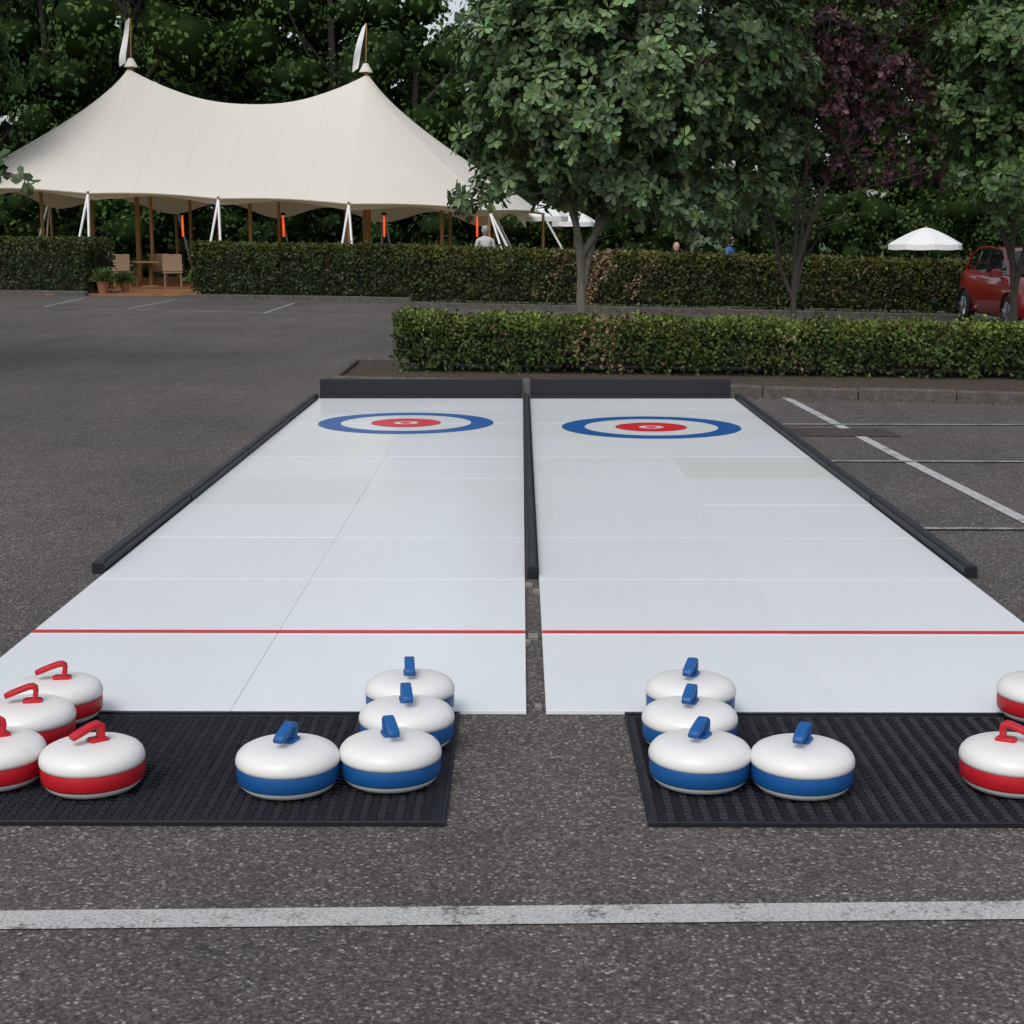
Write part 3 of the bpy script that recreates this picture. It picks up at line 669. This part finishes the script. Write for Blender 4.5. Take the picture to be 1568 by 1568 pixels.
tree('whitebeam_tree',(.9,23.2,0),[(.72,23.0,4.6,.62),(1.75,23.5,4.8,.70),(.3,22.8,3.4,1.3),(2.5,23.4,3.9,1.3)],
     (1.6,23.2,4.05,2.80,2.3,2.4),62,4300,(.40,.76),(.11,.18),(.42,.58),grn,k=8,seed=3,tr=.082,
     extra=[(-.62,22.6,2.15,.33),(-.82,22.9,1.98,.22),(-.35,22.5,2.35,.35),(3.7,23.2,2.3,.4),(1.9,22.3,2.05,.42),(2.9,22.6,2.0,.45),(2.4,22.5,1.75,.3),(3.1,22.9,1.7,.3),(1.2,22.6,2.25,.4),(-.2,22.9,2.7,.5),(.7,23,2.2,.3),(3.9,23,2.9,.45),(-.3,22.5,3.4,.6),(-.6,22.7,2.9,.4),(-.5,22.9,4.3,.6)],twigs=14)
tree('purple_leaf_tree',(4.25,24.2,0),[(4.7,24.2,5.2,.75),(4.15,24.3,4.2,.7),(5.4,24.0,4.4,1.0),(3.5,24.2,2.6,.6),(5.0,24.6,3.2,.65)],
     (5.35,24.2,4.7,1.55,1.4,2.1),28,1400,(.35,.65),(.07,.12),(.45,.65),(.055,.020,.027),k=7,seed=9,tr=.05,bark=simple('purple_tree_bark',(.085,.072,.058),.9,.5,14,bump=.01),
     extra=[(4.7,24,2.7,.4),(5.3,24,2.5,.4),(6.0,24,2.7,.45),(4.6,23.8,3.4,.45),(6.1,24,3.3,.5)],twigs=90,accent=((.055,.085,.030),.25))
tree('whitebeam_tree',(7.75,24.4,0),[(7.6,24.2,4.0,.6),(8.4,24.5,4.5,.7),(7.1,24.4,3.2,1.0),(8.0,23.8,3.2,.6)],
     (8.3,24.4,3.9,2.35,1.9,2.3),50,3000,(.42,.75),(.11,.17),(.42,.6),(.072,.132,.045),k=8,seed=21,tr=.065,
     extra=[(6.5,24,3.5,.5),(6.4,24.1,2.6,.4),(7.3,23.6,2.2,.45),(6.6,24,4.4,.5)],twigs=18,bark=M_bark2)
tree('oak_tree',(-8.8,16.5,0),[(-8.2,16.3,4.5,1.6),(-9.8,16.6,5,1.6),(-7.2,15.6,3.1,1.6)],
     (-8.9,16.4,5.0,2.9,2.9,2.5),40,1300,(.6,.95),(.09,.15),(.5,.7),(.040,.085,.020),k=7,seed=5,tr=.2,
     extra=[(-5.9,15.2,2.60,.3),(-5.35,15.1,2.38,.15),(-5.02,15.05,2.26,.08),(-4.74,15.0,2.12,.06)],minw=.22)

# ------------------------------------------------------------------ woodland
def woodland():
    par=empty('woodland'); A=Acc(); BC=[];BR=[];BN=[];BT=[];BS=[]
    def addtree(x,y,h,w,z0,tone,leaf,dens,nb):
        A.tube([(x,y,-.7),(x+.1,y,h*.3),(x+random.uniform(-.4,.4),y,h*.75)],[.28,.22,.1],8)
        for j in range(5):
            a=random.uniform(0,6.28); z=h*random.uniform(.2,.6); A.tube([(x,y,z),(x+math.cos(a)*w*.4,y+math.sin(a)*w*.4,z+h*.1),(x+math.cos(a)*w*.8,y+math.sin(a)*w*.8,z+h*.22)],[.11,.07,.02],5)
        for j in range(nb):
            t=random.random(); z=z0+(h-z0)*t; ww=w*(math.sin(math.pi*min(1,.18+.80*t))**.6)
            a=random.uniform(0,6.28); f=random.random()**.5
            r=random.uniform(.7,1.45)*w/3.4
            BC.append((x+math.cos(a)*ww*f,y+math.sin(a)*ww*f,z)); BR.append(r); BN.append(int(dens*r*r)); 
            tn=random.uniform(.6,1.4); BT.append((tone[0]*tn,tone[1]*tn,tone[2]*tn)); BS.append(leaf)
    tones=[(.042,.084,.019),(.053,.100,.021),(.035,.073,.021),(.060,.104,.023),(.046,.088,.019),(.036,.073,.025)]
    x=-44.
    while x<46:
        y=random.uniform(60,68); u=x*65/y
        h=random.uniform(14.5,18) if not(-7.4<u<-.4) else 10.2
        addtree(x,y,h,random.uniform(3.3,4.6) if h>11 else 3.1,1.6,random.choice(tones),.23,105,46); x+=random.uniform(3.0,4.2)
    x=-60.
    while x<62:
        y=random.uniform(80,94); u=x*65/y
        h=random.uniform(19,24) if not(-7.2<u<-.8) else 13.0
        addtree(x,y,h,random.uniform(4.5,6) if h>14 else 3.8,1.0,random.choice(tones),.40,22,50); x+=random.uniform(4.2,5.6)
    x=-45.
    while x<46:
        y=random.uniform(57.,60); 
        for j in range(7):
            BC.append((x+random.uniform(-1.2,1.2),y+random.uniform(-.8,.8),random.uniform(.1,2.9))); r=random.uniform(.6,1.05); BR.append(r); BN.append(int(140*r*r)); tn=random.uniform(.4,1.1); tt=random.choice(tones); BT.append(tuple(c*tn for c in tt)); BS.append(.17)
        x+=1.5
    A.obj('trunks',M_bark2,par)
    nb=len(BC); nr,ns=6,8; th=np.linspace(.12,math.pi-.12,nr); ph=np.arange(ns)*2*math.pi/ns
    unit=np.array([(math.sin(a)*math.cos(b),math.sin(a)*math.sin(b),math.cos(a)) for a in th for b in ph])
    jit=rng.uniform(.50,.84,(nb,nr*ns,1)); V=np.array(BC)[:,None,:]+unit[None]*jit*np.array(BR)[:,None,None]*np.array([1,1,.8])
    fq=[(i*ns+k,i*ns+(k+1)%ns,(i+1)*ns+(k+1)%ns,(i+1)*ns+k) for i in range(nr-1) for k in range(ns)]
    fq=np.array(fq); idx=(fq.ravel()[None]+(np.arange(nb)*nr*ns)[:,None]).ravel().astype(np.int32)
    me=bpy.data.meshes.new('sky_blocking_cores'); me.vertices.add(nb*nr*ns); me.vertices.foreach_set('co',V.astype(np.float32).ravel())  # dark solid blobs added inside the crowns to block sky between leaves
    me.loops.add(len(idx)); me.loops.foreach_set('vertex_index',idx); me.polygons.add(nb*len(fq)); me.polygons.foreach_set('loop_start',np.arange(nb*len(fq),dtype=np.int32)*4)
    me.update(calc_edges=True); me.materials.append(M_wcore); link(bpy.data.objects.new('sky_blocking_cores',me),par)
    n=np.array(BN); i=np.repeat(np.arange(len(n)),n); N_=len(i)
    d=runit(N_); f=rng.uniform(.72,1.15,N_); P=np.array(BC)[i]+d*(np.array(BR)[i]*f)[:,None]*np.array([1,1,.8])
    Nn=norm(d+.6*runit(N_)+np.array([0,0,.3])); U=np.cross(Nn,runit(N_))+np.array([0,0,-.25])
    L=np.array(BS)[i]*rng.uniform(.6,1.4,N_); C=np.array(BT)[i]*rng.uniform(.65,1.35,(N_,1))
    leaf_mesh('canopy',P,U,Nn,L,L*.6,C,M_leaf,parent=par)
woodland()
tree('oak_tree',(-18.5,46,0),[(-18,46,8,2.5),(-19.5,46,8,2.5),(-17.2,45.5,6.5,3)],(-17.8,45.8,8.2,3.6,3.4,5.2),60,3000,(.8,1.4),(.16,.26),(.5,.65),(.030,.066,.018),k=8,seed=31,tr=.25,mat=M_leaf,bark=M_bark2)

# ------------------------------------------------------------------ light, world, camera
w=bpy.data.worlds.new('World'); S.world=w; w.use_nodes=True; nt=w.node_tree; nt.nodes.clear()
sk=nt.nodes.new('ShaderNodeTexSky'); sk.sky_type='NISHITA'; sk.sun_disc=False
EL,ROT=R(52),R(205); sk.sun_elevation=EL; sk.sun_rotation=ROT; sk.air_density=1.; sk.dust_density=2.5; sk.ozone_density=1.
hs=nt.nodes.new('ShaderNodeHueSaturation'); hs.inputs['Saturation'].default_value=.45; nt.links.new(sk.outputs[0],hs.inputs['Color'])
bg=nt.nodes.new('ShaderNodeBackground'); bg.inputs[1].default_value=.15; nt.links.new(hs.outputs[0],bg.inputs[0])
wo=nt.nodes.new('ShaderNodeOutputWorld'); nt.links.new(bg.outputs[0],wo.inputs[0])
sl=bpy.data.lights.new('sun','SUN'); sl.energy=1.05; sl.angle=R(25); sl.color=(1,.97,.92)
so=link(bpy.data.objects.new('sun',sl))
dirv=Vector((math.sin(ROT)*math.cos(EL),math.cos(ROT)*math.cos(EL),math.sin(EL)))
so.rotation_euler=dirv.to_track_quat('Z','Y').to_euler()
cd=bpy.data.cameras.new('camera'); cd.sensor_width=36; cd.lens=36*2350/1568; cd.clip_end=3000; cd.clip_start=.05
co=link(bpy.data.objects.new('camera',cd)); co.location=(0,0,1.6); co.rotation_euler=(R(90-10.27),0,R(.34)); S.camera=co
S.view_settings.view_transform='Standard'; S.view_settings.look='None'; S.view_settings.exposure=0
